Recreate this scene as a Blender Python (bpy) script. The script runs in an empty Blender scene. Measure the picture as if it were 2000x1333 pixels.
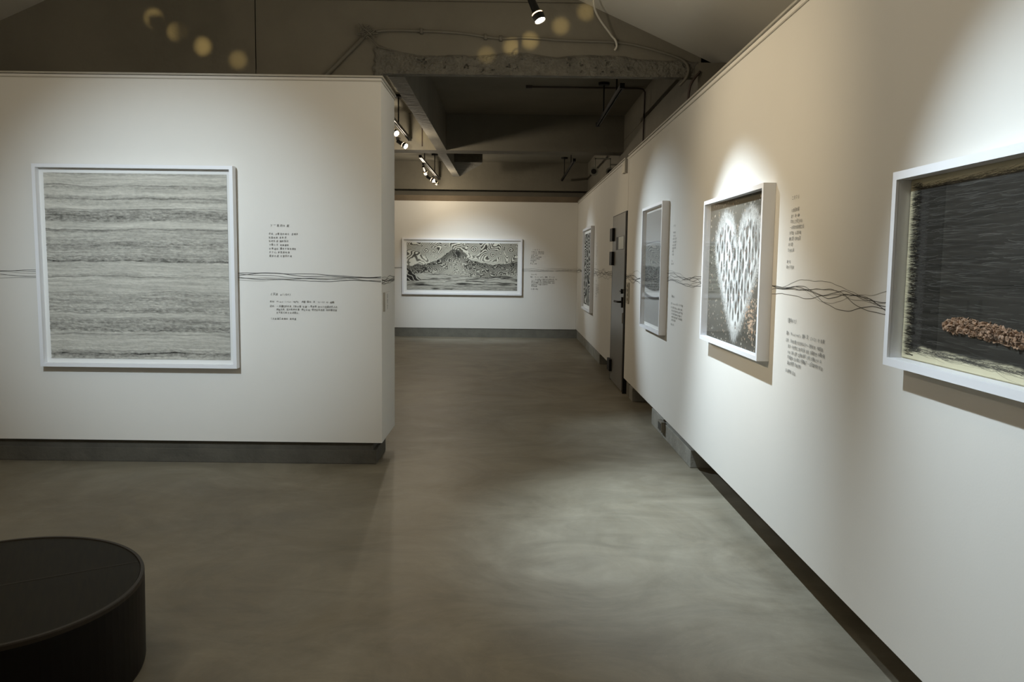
import bpy, bmesh, math, random
import numpy as np
from mathutils import Vector, Matrix

C = bpy.context.scene.collection
SC = bpy.context.scene
PI = math.pi

# ------------------------------------------------------------------ materials
def mat(name, col, rough=0.7, metal=0.0, var=0.0, scale=4.0, bump=0.0, bscale=40.0, emit=None, estr=0.0, spec=0.5, stretch=(1, 1, 1), detail=6.0):
    m = bpy.data.materials.new(name); m.use_nodes = True
    nt = m.node_tree; b = nt.nodes['Principled BSDF']
    b.inputs['Base Color'].default_value = (*col, 1)
    b.inputs['Roughness'].default_value = rough
    b.inputs['Metallic'].default_value = metal
    b.inputs['Specular IOR Level'].default_value = spec
    if var or bump:
        tc = nt.nodes.new('ShaderNodeTexCoord'); mp = nt.nodes.new('ShaderNodeMapping')
        mp.inputs['Scale'].default_value = stretch
        nt.links.new(tc.outputs['Object'], mp.inputs['Vector'])
    if var:
        n = nt.nodes.new('ShaderNodeTexNoise'); n.inputs['Scale'].default_value = scale; n.inputs['Detail'].default_value = detail
        n.inputs['Roughness'].default_value = 0.6
        nt.links.new(mp.outputs[0], n.inputs['Vector'])
        r = nt.nodes.new('ShaderNodeValToRGB')
        r.color_ramp.elements[0].position = 0.3; r.color_ramp.elements[1].position = 0.7
        r.color_ramp.elements[0].color = (*[c * (1 - var) for c in col], 1)
        r.color_ramp.elements[1].color = (*[min(1, c * (1 + var)) for c in col], 1)
        nt.links.new(n.outputs['Fac'], r.inputs['Fac']); nt.links.new(r.outputs['Color'], b.inputs['Base Color'])
    if bump:
        n2 = nt.nodes.new('ShaderNodeTexNoise'); n2.inputs['Scale'].default_value = bscale; n2.inputs['Detail'].default_value = 8
        bp = nt.nodes.new('ShaderNodeBump'); bp.inputs['Strength'].default_value = bump; bp.inputs['Distance'].default_value = 0.02
        nt.links.new(mp.outputs[0], n2.inputs['Vector'])
        nt.links.new(n2.outputs['Fac'], bp.inputs['Height']); nt.links.new(bp.outputs[0], b.inputs['Normal'])
    if emit:
        b.inputs['Emission Color'].default_value = (*emit, 1); b.inputs['Emission Strength'].default_value = estr
    return m

M = {}
M['wall'] = mat('painted_panel', (0.72, 0.705, 0.665), 0.85, var=0.015, scale=1.2, bump=0.02, bscale=120)
M['cap'] = mat('panel_edge_trim', (0.42, 0.40, 0.35), 0.5)
M['frame'] = mat('white_lacquer_frame', (0.78, 0.79, 0.82), 0.42)
M['mount'] = mat('white_mount_board', (0.76, 0.76, 0.74), 0.85)
M['beige'] = mat('beige_mount_board', (0.60, 0.56, 0.40), 0.85)
M['conc'] = mat('painted_concrete', (0.150, 0.138, 0.108), 0.85, var=0.14, scale=1.3, bump=0.25, bscale=14)
M['concr'] = mat('rough_broken_concrete', (0.125, 0.118, 0.098), 0.95, var=0.22, scale=9, bump=0.7, bscale=26)
M['slab'] = mat('ceiling_slab', (0.17, 0.158, 0.125), 0.9, var=0.16, scale=0.9, bump=0.12, bscale=9)
M['roof'] = mat('roof_board', (0.58, 0.56, 0.50), 0.8, var=0.05, scale=0.7)
M['curb'] = mat('concrete_curb', (0.25, 0.245, 0.215), 0.85, var=0.2, scale=5, bump=0.3, bscale=30)
M['curb_shade'] = mat('shaded_curb', (0.085, 0.078, 0.062), 0.85, var=0.2, scale=5, bump=0.3, bscale=30)  # curb concrete with the shade under the partition overhang put into its colour
M['curb_m'] = mat('grey_painted_curb', (0.15, 0.145, 0.12), 0.85, var=0.15, scale=5, bump=0.2, bscale=30)
M['dark'] = mat('dark_recess', (0.045, 0.042, 0.034), 0.95)
M['board'] = mat('brown_ledge_board', (0.16, 0.125, 0.085), 0.8, var=0.15, scale=3)
M['black'] = mat('black_powder_coat', (0.006, 0.006, 0.0055), 0.55, spec=.25)
M['grey'] = mat('grey_metal', (0.20, 0.19, 0.16), 0.5)
M['cable_w'] = mat('pale_cable', (0.50, 0.48, 0.42), 0.6)
M['pipe'] = mat('painted_conduit', (0.13, 0.12, 0.095), 0.7)
M['pipe_d'] = mat('dark_conduit', (0.05, 0.035, 0.028), 0.6)
M['ink'] = mat('graphite_ink', (0.10, 0.096, 0.088), 0.9)
M['ink2'] = mat('faint_graphite', (0.33, 0.32, 0.29), 0.9)
M['door'] = mat('grey_steel_door', (0.125, 0.115, 0.095), 0.33, var=0.06, scale=2)
M['plate'] = mat('ivory_lock_plate', (0.42, 0.39, 0.32), 0.5)
M['btop'] = mat('dark_veneer_top', (0.013, 0.0105, 0.0045), 0.55, var=0.3, scale=3, stretch=(2, 22, 1), spec=0.12)
M['brim'] = mat('dark_brown_rim', (0.030, 0.023, 0.016), 0.5, spec=0.25)
M['bside'] = mat('dark_brown_side', (0.0035, 0.0022, 0.0015), 0.45, spec=0.2)
M['seam'] = mat('grey_seam', (0.040, 0.036, 0.030), 0.6, spec=.2)
M['chip'] = mat('brown_seed_husk', (0.24, 0.145, 0.085), 0.7, var=0.6, scale=60)
M['lens'] = mat('lamp_lens', (1, 0.93, 0.8), 0.4, emit=(1.0, 0.86, 0.66), estr=22)
M['ring'] = mat('lamp_vent_glow', (1, 0.7, 0.4), 0.4, emit=(1.0, 0.62, 0.32), estr=5)
M['window'] = mat('pale_blind_glass', (0.42, 0.44, 0.41), 0.4)
M['eye'] = mat('grey_lamp_rim', (0.16, 0.16, 0.13), 0.4)

def wall_text_mat(): return M['ink']

def glass_mat():
    m = bpy.data.materials.new('picture_glass'); m.use_nodes = True; nt = m.node_tree
    for n in list(nt.nodes): nt.nodes.remove(n)
    o = nt.nodes.new('ShaderNodeOutputMaterial'); mx = nt.nodes.new('ShaderNodeMixShader')
    t = nt.nodes.new('ShaderNodeBsdfTransparent'); g = nt.nodes.new('ShaderNodeBsdfGlossy')
    g.inputs['Roughness'].default_value = 0.01
    f = nt.nodes.new('ShaderNodeFresnel'); f.inputs['IOR'].default_value = 1.25
    ge = nt.nodes.new('ShaderNodeNewGeometry'); iv = nt.nodes.new('ShaderNodeMath'); iv.operation = 'SUBTRACT'; iv.inputs[0].default_value = 1
    ml = nt.nodes.new('ShaderNodeMath'); ml.operation = 'MULTIPLY'
    nt.links.new(ge.outputs['Backfacing'], iv.inputs[1]); nt.links.new(iv.outputs[0], ml.inputs[0]); nt.links.new(f.outputs[0], ml.inputs[1])
    nt.links.new(ml.outputs[0], mx.inputs[0]); nt.links.new(t.outputs[0], mx.inputs[1]); nt.links.new(g.outputs[0], mx.inputs[2])
    nt.links.new(mx.outputs[0], o.inputs['Surface'])
    return m
M['glass'] = glass_mat()

def floor_mat():
    m = bpy.data.materials.new('polished_concrete_floor'); m.use_nodes = True; nt = m.node_tree; L = nt.links.new
    b = nt.nodes['Principled BSDF']
    tc = nt.nodes.new('ShaderNodeTexCoord')
    def noise(scale, detail, st=(1, 1, 1), dist=0.0, rough=0.6):
        mp = nt.nodes.new('ShaderNodeMapping'); mp.inputs['Scale'].default_value = st
        L(tc.outputs['Object'], mp.inputs['Vector'])
        n = nt.nodes.new('ShaderNodeTexNoise'); n.inputs['Scale'].default_value = scale; n.inputs['Detail'].default_value = detail
        n.inputs['Distortion'].default_value = dist; n.inputs['Roughness'].default_value = rough
        L(mp.outputs[0], n.inputs['Vector']); return n
    a = noise(1.1, 8, dist=1.2, rough=0.65)
    r = nt.nodes.new('ShaderNodeValToRGB')
    e = r.color_ramp.elements
    e[0].position = 0.32; e[0].color = (0.172, 0.149, 0.106, 1)
    e[1].position = 0.70; e[1].color = (0.275, 0.250, 0.195, 1)
    L(a.outputs['Fac'], r.inputs['Fac'])
    # trowel streaks
    s = noise(1.7, 10, st=(1, 1.7, 1), dist=1.6, rough=0.72)
    r2 = nt.nodes.new('ShaderNodeValToRGB'); e2 = r2.color_ramp.elements
    e2[0].position = 0.36; e2[0].color = (0.80, 0.80, 0.79, 1); e2[1].position = 0.68; e2[1].color = (1.10, 1.10, 1.09, 1)
    L(s.outputs['Fac'], r2.inputs['Fac'])
    mx = nt.nodes.new('ShaderNodeMix'); mx.data_type = 'RGBA'; mx.blend_type = 'MULTIPLY'; mx.inputs[0].default_value = 1
    L(r.outputs['Color'], mx.inputs[6]); L(r2.outputs['Color'], mx.inputs[7])
    # fine pale speckle
    sp = noise(90, 3)
    r3 = nt.nodes.new('ShaderNodeValToRGB'); e3 = r3.color_ramp.elements
    e3[0].position = 0.62; e3[0].color = (1, 1, 1, 1); e3[1].position = 0.78; e3[1].color = (1.25, 1.25, 1.22, 1)
    L(sp.outputs['Fac'], r3.inputs['Fac'])
    mx2 = nt.nodes.new('ShaderNodeMix'); mx2.data_type = 'RGBA'; mx2.blend_type = 'MULTIPLY'; mx2.inputs[0].default_value = 1
    L(mx.outputs[2], mx2.inputs[6]); L(r3.outputs['Color'], mx2.inputs[7])
    L(mx2.outputs[2], b.inputs['Base Color'])
    rr = nt.nodes.new('ShaderNodeMapRange'); rr.inputs['To Min'].default_value = 0.42; rr.inputs['To Max'].default_value = 0.62
    L(s.outputs['Fac'], rr.inputs['Value']); L(rr.outputs[0], b.inputs['Roughness'])
    b.inputs['Specular IOR Level'].default_value = 0.45
    bp = nt.nodes.new('ShaderNodeBump'); bp.inputs['Strength'].default_value = 0.10; bp.inputs['Distance'].default_value = 0.01
    L(s.outputs['Fac'], bp.inputs['Height']); L(bp.outputs[0], b.inputs['Normal'])
    return m
M['floor'] = floor_mat()

def art_mat(name, rough=0.85):
    m = bpy.data.materials.new(name); m.use_nodes = True; nt = m.node_tree
    b = nt.nodes['Principled BSDF']; a = nt.nodes.new('ShaderNodeVertexColor'); a.layer_name = 'Col'
    nt.links.new(a.outputs['Color'], b.inputs['Base Color']); b.inputs['Roughness'].default_value = rough; b.inputs['Specular IOR Level'].default_value = .12
    return m

# ------------------------------------------------------------------ mesh helpers
def bm_new(): return bmesh.new()

def box(bm, x0, x1, y0, y1, z0, z1, bev=0.0):
    vs = [bm.verts.new(p) for p in ((x0, y0, z0), (x1, y0, z0), (x1, y1, z0), (x0, y1, z0), (x0, y0, z1), (x1, y0, z1), (x1, y1, z1), (x0, y1, z1))]
    fs = [bm.faces.new([vs[i] for i in f]) for f in ((3, 2, 1, 0), (4, 5, 6, 7), (0, 1, 5, 4), (1, 2, 6, 5), (2, 3, 7, 6), (3, 0, 4, 7))]
    if bev:
        es = {e for f in fs for e in f.edges}
        bmesh.ops.bevel(bm, geom=list(es), offset=bev, segments=2, profile=0.6, affect='EDGES')
    return bm

def cyl(bm, a, b, r0, r1=None, n=20, caps=True):
    a = Vector(a); b = Vector(b); r1 = r0 if r1 is None else r1
    d = (b - a).normalized(); u = d.orthogonal().normalized(); v = d.cross(u)
    A = [bm.verts.new(a + (u * math.cos(2 * PI * k / n) + v * math.sin(2 * PI * k / n)) * r0) for k in range(n)]
    B = [bm.verts.new(b + (u * math.cos(2 * PI * k / n) + v * math.sin(2 * PI * k / n)) * r1) for k in range(n)]
    for k in range(n): bm.faces.new((A[k], A[(k + 1) % n], B[(k + 1) % n], B[k]))
    if caps: bm.faces.new(A[::-1]); bm.faces.new(B)

def tube(bm, pts, r, n=8):
    pts = [Vector(p) for p in pts]; rings = []
    prev = None
    for i, p in enumerate(pts):
        d = (pts[min(i + 1, len(pts) - 1)] - pts[max(i - 1, 0)]).normalized()
        u = (prev - d * prev.dot(d)).normalized() if prev else d.orthogonal().normalized()
        prev = u; v = d.cross(u)
        rings.append([bm.verts.new(p + (u * math.cos(2 * PI * k / n) + v * math.sin(2 * PI * k / n)) * r) for k in range(n)])
    for a, b in zip(rings, rings[1:]):
        for k in range(n): bm.faces.new((a[k], a[(k + 1) % n], b[(k + 1) % n], b[k]))
    bm.faces.new(rings[0][::-1]); bm.faces.new(rings[-1])

def smooth(pts, k=6):
    out = []; P = [Vector(p) for p in pts]
    for i in range(len(P) - 1):
        p0, p1, p2, p3 = P[max(i - 1, 0)], P[i], P[i + 1], P[min(i + 2, len(P) - 1)]
        for j in range(k):
            t = j / k
            out.append(0.5 * ((2 * p1) + (p2 - p0) * t + (2 * p0 - 5 * p1 + 4 * p2 - p3) * t * t + (3 * p1 - p0 - 3 * p2 + p3) * t ** 3))
    out.append(P[-1]); return out

def obj(name, bm, m, parent=None, sm=False, recalc=True):
    me = bpy.data.meshes.new(name)
    if recalc: bmesh.ops.recalc_face_normals(bm, faces=bm.faces[:])
    bm.to_mesh(me); bm.free()
    if sm:
        for p in me.polygons: p.use_smooth = True
    for x in (m if isinstance(m, (list, tuple)) else [m]): me.materials.append(x)
    o = bpy.data.objects.new(name, me); C.objects.link(o)
    if parent: o.parent = parent
    return o

def struct(name, bm, m, parent=None, sm=False):
    o = obj(name, bm, m, parent, sm)
    if not parent: o['kind'] = 'structure'
    return o

def tag(o, label, cat, group=None):
    o['label'] = label; o['category'] = cat
    if group: o['group'] = group
    return o

def thing(name, loc, label, cat, group=None, rz=0.0):
    o = bpy.data.objects.new(name, None); C.objects.link(o); o.location = loc; o.rotation_euler = (0, 0, rz)
    o.empty_display_size = 0.05
    return tag(o, label, cat, group)

def bx(*a, bev=0.0):
    bm = bm_new(); box(bm, *a, bev=bev); return bm

# ------------------------------------------------------------------ dimensions (metres)
PX = 1.30      # right hanging panels, front face
PZ0, PZ1 = 0.185, 2.674
YP = 5.82      # free-standing partition, front face
YF = 16.20     # far wall panel, front face

# ------------------------------------------------------------------ setting
struct('floor', bx(-6.4, 2.2, -4.4, 17.2, -0.1, 0.0), M['floor'])

# right side: hanging panels, with the door opening between them
def panel(y0, y1, z0, z1, name='wall_right'):
    w = struct(name, bx(PX, PX + 0.04, y0, y1, z0, z1), M['wall'])
    return w
struct('wall_right', bx(PX, PX + 0.04, -4.2, 9.25, PZ0, PZ1), M['wall'])
struct('wall_right', bx(PX, PX + 0.04, 10.50, YF, PZ0, PZ1), M['wall'])
struct('wall_right', bx(PX, PX + 0.04, 9.262, 10.50, 2.075, PZ1), M['wall'])
for y0, y1 in ((-4.2, 9.25), (9.5, YF - 0.01)):     # metal edge along the panel tops
    bm = bm_new(); box(bm, PX - 0.012, PX + 0.05, y0, y1, PZ1 + 0.002, PZ1 + 0.014)
    box(bm, PX - 0.006, PX - 0.001, y0, y1, PZ1 - 0.034, PZ1 - 0.026)
    struct('trim_1', bm, M['cap'])
# battens that carry the panels on the concrete wall behind
bm = bm_new()
for y in (-3.0, -1.0, 1.0, 3.0, 4.95, 7.4, 9.1): box(bm, PX + 0.041, 1.648 if y < 6.6 else 1.468, y, y + 0.06, 0.5, 2.5)
for y in (10.6, 12.6, 14.6, 15.9): box(bm, PX + 0.041, 1.468, y, y + 0.06, 0.5, 2.5)
struct('trim_2', bm, M['dark'])
# concrete wall behind the panels
struct('wall_right_outer', bx(1.65, 1.85, -4.2, 6.6, 0, 3.6), M['conc'])
bm = bm_new(); box(bm, 1.47, 1.85, 6.6, 16.6, 0, 3.095); box(bm, 1.4735, 1.85, 6.6, 16.6, 3.095, 3.101); box(bm, 1.47, 1.85, 6.6, 16.6, 3.101, 3.42)
struct('wall_right_outer', bm, M['conc'])
# curbs under the right panels
def curb(y0, y1, h=0.125, name='baseboard_right'):
    bm = bm_new(); box(bm, PX + 0.022, 1.49, y0, y1, 0, h, bev=0.006); box(bm, PX + 0.065, 1.49, y0 + 0.002, y1 - 0.002, h, 0.30)
    return struct(name, bm, M['curb'])
curb(5.85, 6.93, 0.13); curb(6.93, 7.50, 0.15); curb(8.72, 8.95, 0.15); curb(12.0, YF, 0.15)
struct('baseboard_right', bx(1.332, 1.45, 9.03, 9.24, 0, 0.19), M['conc'])

# far wall
struct('wall_far', bx(-4.4, PX - 0.001, YF, YF + 0.04, PZ0 - 0.01, 2.665), M['wall'])
struct('baseboard_far', bx(-4.4, 1.45, YF + 0.012, YF + 0.1, 0, 0.30), M['curb_m'])
struct('wall_far_outer', bx(-4.5, 1.85, 16.6, 16.8, 0, 3.42), M['conc'])
bm = bm_new(); box(bm, -4.4, 1.46, YF + 0.02, YF + 0.06, 2.668, 2.775)
struct('trim_3', bm, M['board'])
struct('trim_4', bx(-4.4, 1.468, 16.14, 16.42, 2.885, 3.42), M['conc'])          # far beam
# left wall of the back room and slab ceiling
struct('wall_left_back', bx(-4.6, -4.4, 6.72, 16.6, 0, 3.42), M['conc'])
struct('ceiling', bx(-4.6, 1.85, 6.715, 16.8, 3.42, 3.6), M['slab'])
# cross beam and longitudinal beams
struct('trim_5', bx(-4.4, 1.47, 11.0, 11.32, 2.945, 3.42), M['conc'])
struct('trim_6', bx(-1.0, -0.87, 6.72, 11.0, 2.945, 3.42), M['conc'])
struct('trim_7', bx(-1.02, -0.90, 11.32, 14.3, 2.945, 3.42), M['conc'])
bm = bm_new()   # wedge shaped haunch at the end of the far longitudinal beam
vs = [bm.verts.new(p) for p in ((-0.90, 12.9, 3.02), (-0.46, 12.9, 3.02), (-0.46, 12.9, 3.42), (-0.90, 12.9, 3.42), (-0.90, 14.3, 2.945), (-0.50, 13.2, 3.02), (-0.50, 13.2, 3.42), (-0.90, 14.3, 3.42))]
for f in ((0, 1, 2, 3), (0, 4, 5, 1), (1, 5, 6, 2), (4, 7, 6, 5), (3, 2, 6, 7), (0, 3, 7, 4)): bm.faces.new([vs[i] for i in f])
struct('trim_8', bm, M['concr'])

# front room: end wall above and beside the opening, gable roof
YB = 6.6
XC = -1.51
def roofz(x): return 3.518 - 0.44 * (abs(x - XC) - 2.011)
# wall slab with the opening (x -1.07 .. 1.65, below z 2.95)
bm = bm_new()
def prism(bm, poly, y0, y1):
    A = [bm.verts.new((x, y0, z)) for x, z in poly]; B = [bm.verts.new((x, y1, z)) for x, z in poly]
    n = len(poly)
    bm.faces.new(A); bm.faces.new(B[::-1])
    for k in range(n): bm.faces.new((A[k], B[k], B[(k + 1) % n], A[(k + 1) % n]))
G = 0.006
prism(bm, [(-6.2, 0), (-2.022, 0), (-2.022, 3.49), (-6.2, 3.49)], YB, 6.72)
prism(bm, [(-2.014, 0), (-1.07, 0), (-1.07, 2.95), (1.65, 2.95), (1.65, 3.49), (-2.014, 3.49)], YB, 6.72)
prism(bm, [(-6.2, 3.498), (1.65, 3.498), (1.65, 5.0), (-6.2, 5.0)], YB, 6.72)
box(bm, -6.2, -1.08, YB + 0.012, 6.71, 0.0, 3.49)
box(bm, -6.2, 1.64, YB + 0.012, 6.71, 2.96, 4.9)
struct('wall_back', bm, M['conc'])
# pilaster at the right end of the opening
struct('trim_9', bx(1.42, 1.66, 6.45, 6.62, 0.3, 3.02), M['conc'])

# rough band where older masonry was broken away
def vnoise(x, y, seed=0):
    rs = np.random.RandomState(seed); T = rs.rand(256, 256)
    xi = np.floor(x).astype(int); yi = np.floor(y).astype(int); fx = x - xi; fy = y - yi
    fx = fx * fx * (3 - 2 * fx); fy = fy * fy * (3 - 2 * fy)
    a = T[yi % 256, xi % 256]; b = T[yi % 256, (xi + 1) % 256]; c = T[(yi + 1) % 256, xi % 256]; d = T[(yi + 1) % 256, (xi + 1) % 256]
    return (a * (1 - fx) + b * fx) * (1 - fy) + (c * (1 - fx) + d * fx) * fy
def fbm(x, y, seed=0, o=4, g=0.5):
    s = 0; a = 1; t = 0
    for k in range(o): s = s + a * vnoise(x * 2 ** k, y * 2 ** k, seed + 17 * k); t += a; a *= g
    return s / t

nx, nz = 560, 60
xs = np.linspace(-1.075, 1.46, nx); us = np.linspace(0, 1, nz)
bm = bm_new(); grid = []
topz = 3.085 + 0.075 * fbm(xs * 3, xs * 0 + 2.2, 5, 4) - 0.02 + 0.05 * np.clip((-0.75 - xs) / 0.3, 0, 1) - 0.05 * np.clip((xs - 0.9) / 0.5, 0, 1)
for j, u in enumerate(us):
    row = []
    zz = 2.937 + (topz - 2.937) * u
    n1 = fbm(xs * 9, zz * 9, 11, 4, 0.6); n2 = fbm(xs * 30, zz * 34, 15, 3, 0.7)
    dep = 0.030 * n1 + 0.026 * n2 - 0.016
    dep = dep - 0.045 * np.clip((n2 - 0.62) * 6, 0, 1) * np.clip((n1 - 0.45) * 5, 0, 1) * np.clip(4 * u * (1.1 - u), 0, 1)
    edge = np.clip((1 - u) * 6, 0, 1)
    for i in range(nx): row.append(bm.verts.new((xs[i], YB - max(0.001, 0.006 + dep[i]) * edge[i] if hasattr(edge, '__len__') else YB + 0.003 - max(0.0, 0.010 + dep[i]) * edge, zz[i])))
    grid.append(row)
# underside lip
row = [bm.verts.new((xs[i], YB + 0.02, 2.93)) for i in range(nx)]
grid.insert(0, row)
for a, b in zip(grid, grid[1:]):
    for i in range(nx - 1): bm.faces.new((a[i], a[i + 1], b[i + 1], b[i]))
struct('trim_10', bm, M['concr'])
# chipped jamb at its left end
bm = bm_new(); rnd = random.Random(4)
for k in range(26):
    z = 2.93 + rnd.random() * 0.20; x = -1.075 + rnd.random() * 0.05; s = 0.012 + rnd.random() * 0.02
    mt = Matrix.Translation((x, YB - 0.008, z)) @ Matrix.Rotation(rnd.random() * 6, 4, 'Y') @ Matrix.Diagonal((s * 1.6, 0.018, s, 1))
    bmesh.ops.create_icosphere(bm, subdivisions=1, radius=1, matrix=mt)
struct('trim_11', bm, M['concr'])

# roof slopes, side and rear walls of the front room
bm = bm_new(); prism(bm, [(XC, roofz(XC)), (1.66, roofz(1.66)), (1.66, roofz(1.66) + 0.12), (XC, roofz(XC) + 0.12)], -4.2, YB - 0.001)
struct('ceiling', bm, M['roof'])
bm = bm_new(); prism(bm, [(XC, roofz(XC)), (-6.2, roofz(-6.2)), (-6.2, roofz(-6.2) + 0.12), (XC, roofz(XC) + 0.12)], -4.2, YB - 0.001)
struct('ceiling', bm, M['roof'])
struct('wall_left', bx(-6.35, -6.2, -4.2, 6.9, 0, 3.6), M['wall'])
struct('wall_front', bx(-6.35, 1.85, -4.35, -4.2, 0, 5.0), M['wall'])

# free-standing partition
struct('wall_partition', bx(-6.19, -0.915, YP, 6.47, 0.165, 2.735), M['wall'])
bm = bm_new(); box(bm, -6.19, -0.903, YP - 0.012, 6.48, 2.738, 2.75); box(bm, -6.19, -0.909, YP - 0.006, 6.475, 2.712, 2.718)
struct('trim_12', bm, M['cap'])
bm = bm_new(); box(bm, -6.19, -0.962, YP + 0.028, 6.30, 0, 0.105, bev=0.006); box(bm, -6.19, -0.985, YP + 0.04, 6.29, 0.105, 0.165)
struct('baseboard_partition', bm, M['curb_shade'])

# ------------------------------------------------------------------ door
dr = bpy.data.objects.new('door_1', None); C.objects.link(dr); dr.location = (0, 0, 0); dr['kind'] = 'structure'
leaf = obj('door_leaf', bx(1.283, 1.328, 9.30, 10.40, 0.02, 2.062, bev=0.002), M['door'], dr)
bm = bm_new(); box(bm, 1.29, 1.345, 9.262, 9.292, 0, 2.074); box(bm, 1.29, 1.345, 10.41, 10.49, 0, 2.074); box(bm, 1.29, 1.345, 9.292, 10.41, 2.064, 2.074)
obj('door_frame', bm, M['black'], dr)
w = obj('window_slot', bx(1.2815, 1.2835, 9.38, 10.08, 1.645, 1.80), M['black'], dr)
obj('window_glass', bx(1.279, 1.2815, 9.385, 9.84, 1.650, 1.795), M['window'], dr)
for z0, z1 in ((1.76, 1.92), (1.46, 1.63), (0.13, 0.28)):
    bm = bm_new(); box(bm, 1.25, 1.284, 10.24, 10.44, z0, z1, bev=0.004); cyl(bm, (1.262, 10.45, z0), (1.262, 10.45, z1), 0.014)
    obj('hinge', bm, M['black'], dr)
bm = bm_new(); box(bm, 1.265, 1.284, 9.34, 9.39, 0.98, 1.10, bev=0.003); tube(bm, [(1.27, 9.365, 1.045), (1.235, 9.365, 1.045), (1.225, 9.38, 1.045), (1.225, 9.66, 1.04)], 0.012, 10)
obj('lever_handle', bm, M['black'], dr)
bm = bm_new(); cyl(bm, (1.284, 9.40, 1.165), (1.262, 9.40, 1.165), 0.028); box(bm, 1.255, 1.268, 9.35, 9.46, 1.158, 1.172)
obj('deadbolt', bm, M['black'], dr)
obj('pull_plate', bx(1.276, 1.284, 9.33, 9.36, 0.80, 0.92, bev=0.002), M['grey'], dr)
t = thing('lock_plate', (1.299, 9.08, 1.16), 'small ivory lock plate with holes on the white wall beside the grey steel door', 'lock plate')
bm = bm_new(); box(bm, -0.012, 0, -0.11, 0.07, -0.115, 0.115, bev=0.004); obj('plate', bm, M['plate'], t)
for z in (-0.07, -0.02, 0.03, 0.08):
    bm = bm_new(); cyl(bm, (-0.012, -0.045, z), (-0.017, -0.045, z), 0.016, n=14); obj('button', bm, M['grey'], t)
bm = bm_new(); tube(bm, smooth([(-0.012, 0.06, 0.04), (-0.035, 0.10, 0.03), (-0.03, 0.15, 0.03), (-0.014, 0.18, 0.03)]), 0.006); obj('latch', bm, M['black'], t)

# ------------------------------------------------------------------ art pictures as coloured grids
def color_grid(name, w, h, nx, nz, rgb, relief=None, parent=None, m=None):
    """a sheet in the local X-Z plane, centred, facing -Y; rgb (nz,nx,3); relief in metres towards the viewer"""
    X, Z = np.meshgrid(np.linspace(-w / 2, w / 2, nx), np.linspace(-h / 2, h / 2, nz))
    Y = np.zeros_like(X) - (relief if relief is not None else 0)
    co = np.stack([X, Y, Z], -1).reshape(-1, 3).astype(np.float32)
    i = np.arange(nx * nz).reshape(nz, nx)
    q = np.stack([i[:-1, :-1], i[:-1, 1:], i[1:, 1:], i[1:, :-1]], -1).reshape(-1, 4)
    me = bpy.data.meshes.new(name); me.vertices.add(len(co)); me.vertices.foreach_set('co', co.ravel())
    me.loops.add(q.size); me.loops.foreach_set('vertex_index', q.ravel().astype(np.int32))
    me.polygons.add(len(q)); me.polygons.foreach_set('loop_start', (np.arange(len(q)) * 4).astype(np.int32))
    me.update(calc_edges=True)
    a = me.color_attributes.new('Col', 'FLOAT_COLOR', 'POINT')
    rgba = np.ones((nx * nz, 4), np.float32); rgba[:, :3] = np.clip(rgb.reshape(-1, 3), 0.004, 0.95)
    a.data.foreach_set('color', rgba.ravel())
    me.polygons.foreach_set('use_smooth', np.ones(len(q), bool))
    me.materials.append(m or art_mat(name + '_pigment')); me.validate()
    o = bpy.data.objects.new(name, me); C.objects.link(o)
    if parent: o.parent = parent
    return o

def uv(nx, nz): return np.meshgrid(np.linspace(0, 1, nx), np.linspace(0, 1, nz))
def mixc(a, b, t): return np.asarray(a) * (1 - t[..., None]) + np.asarray(b) * t[..., None]
def ss(a, b, x): t = np.clip((x - a) / (b - a), 0, 1); return t * t * (3 - 2 * t)

def strokes(img, n, gen, seed):
    """draw n anti-aliased strokes: gen(rng) -> (u0,v0,u1,v1,color,opacity)"""
    rng = np.random.RandomState(seed); H, W, _ = img.shape
    for _ in range(n):
        u0, v0, u1, v1, c, op = gen(rng)
        L = max(2, int(max(abs(u1 - u0) * W, abs(v1 - v0) * H) * 1.2)); t = np.linspace(0, 1, L)
        bow = rng.uniform(-.12, .12)
        uu = u0 + (u1 - u0) * t - (v1 - v0) * bow * 4 * t * (1 - t); vv = v0 + (v1 - v0) * t + (u1 - u0) * bow * 4 * t * (1 - t)
        i = (uu * (W - 1)).round().astype(int); j = (vv * (H - 1)).round().astype(int)
        ok = (i >= 0) & (i < W) & (j >= 0) & (j < H); i, j = i[ok], j[ok]
        o = (op * (1 - 0.6 * t[ok]))[:, None]
        img[j, i] = img[j, i] * (1 - o) + np.asarray(c) * o
    return img

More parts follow.
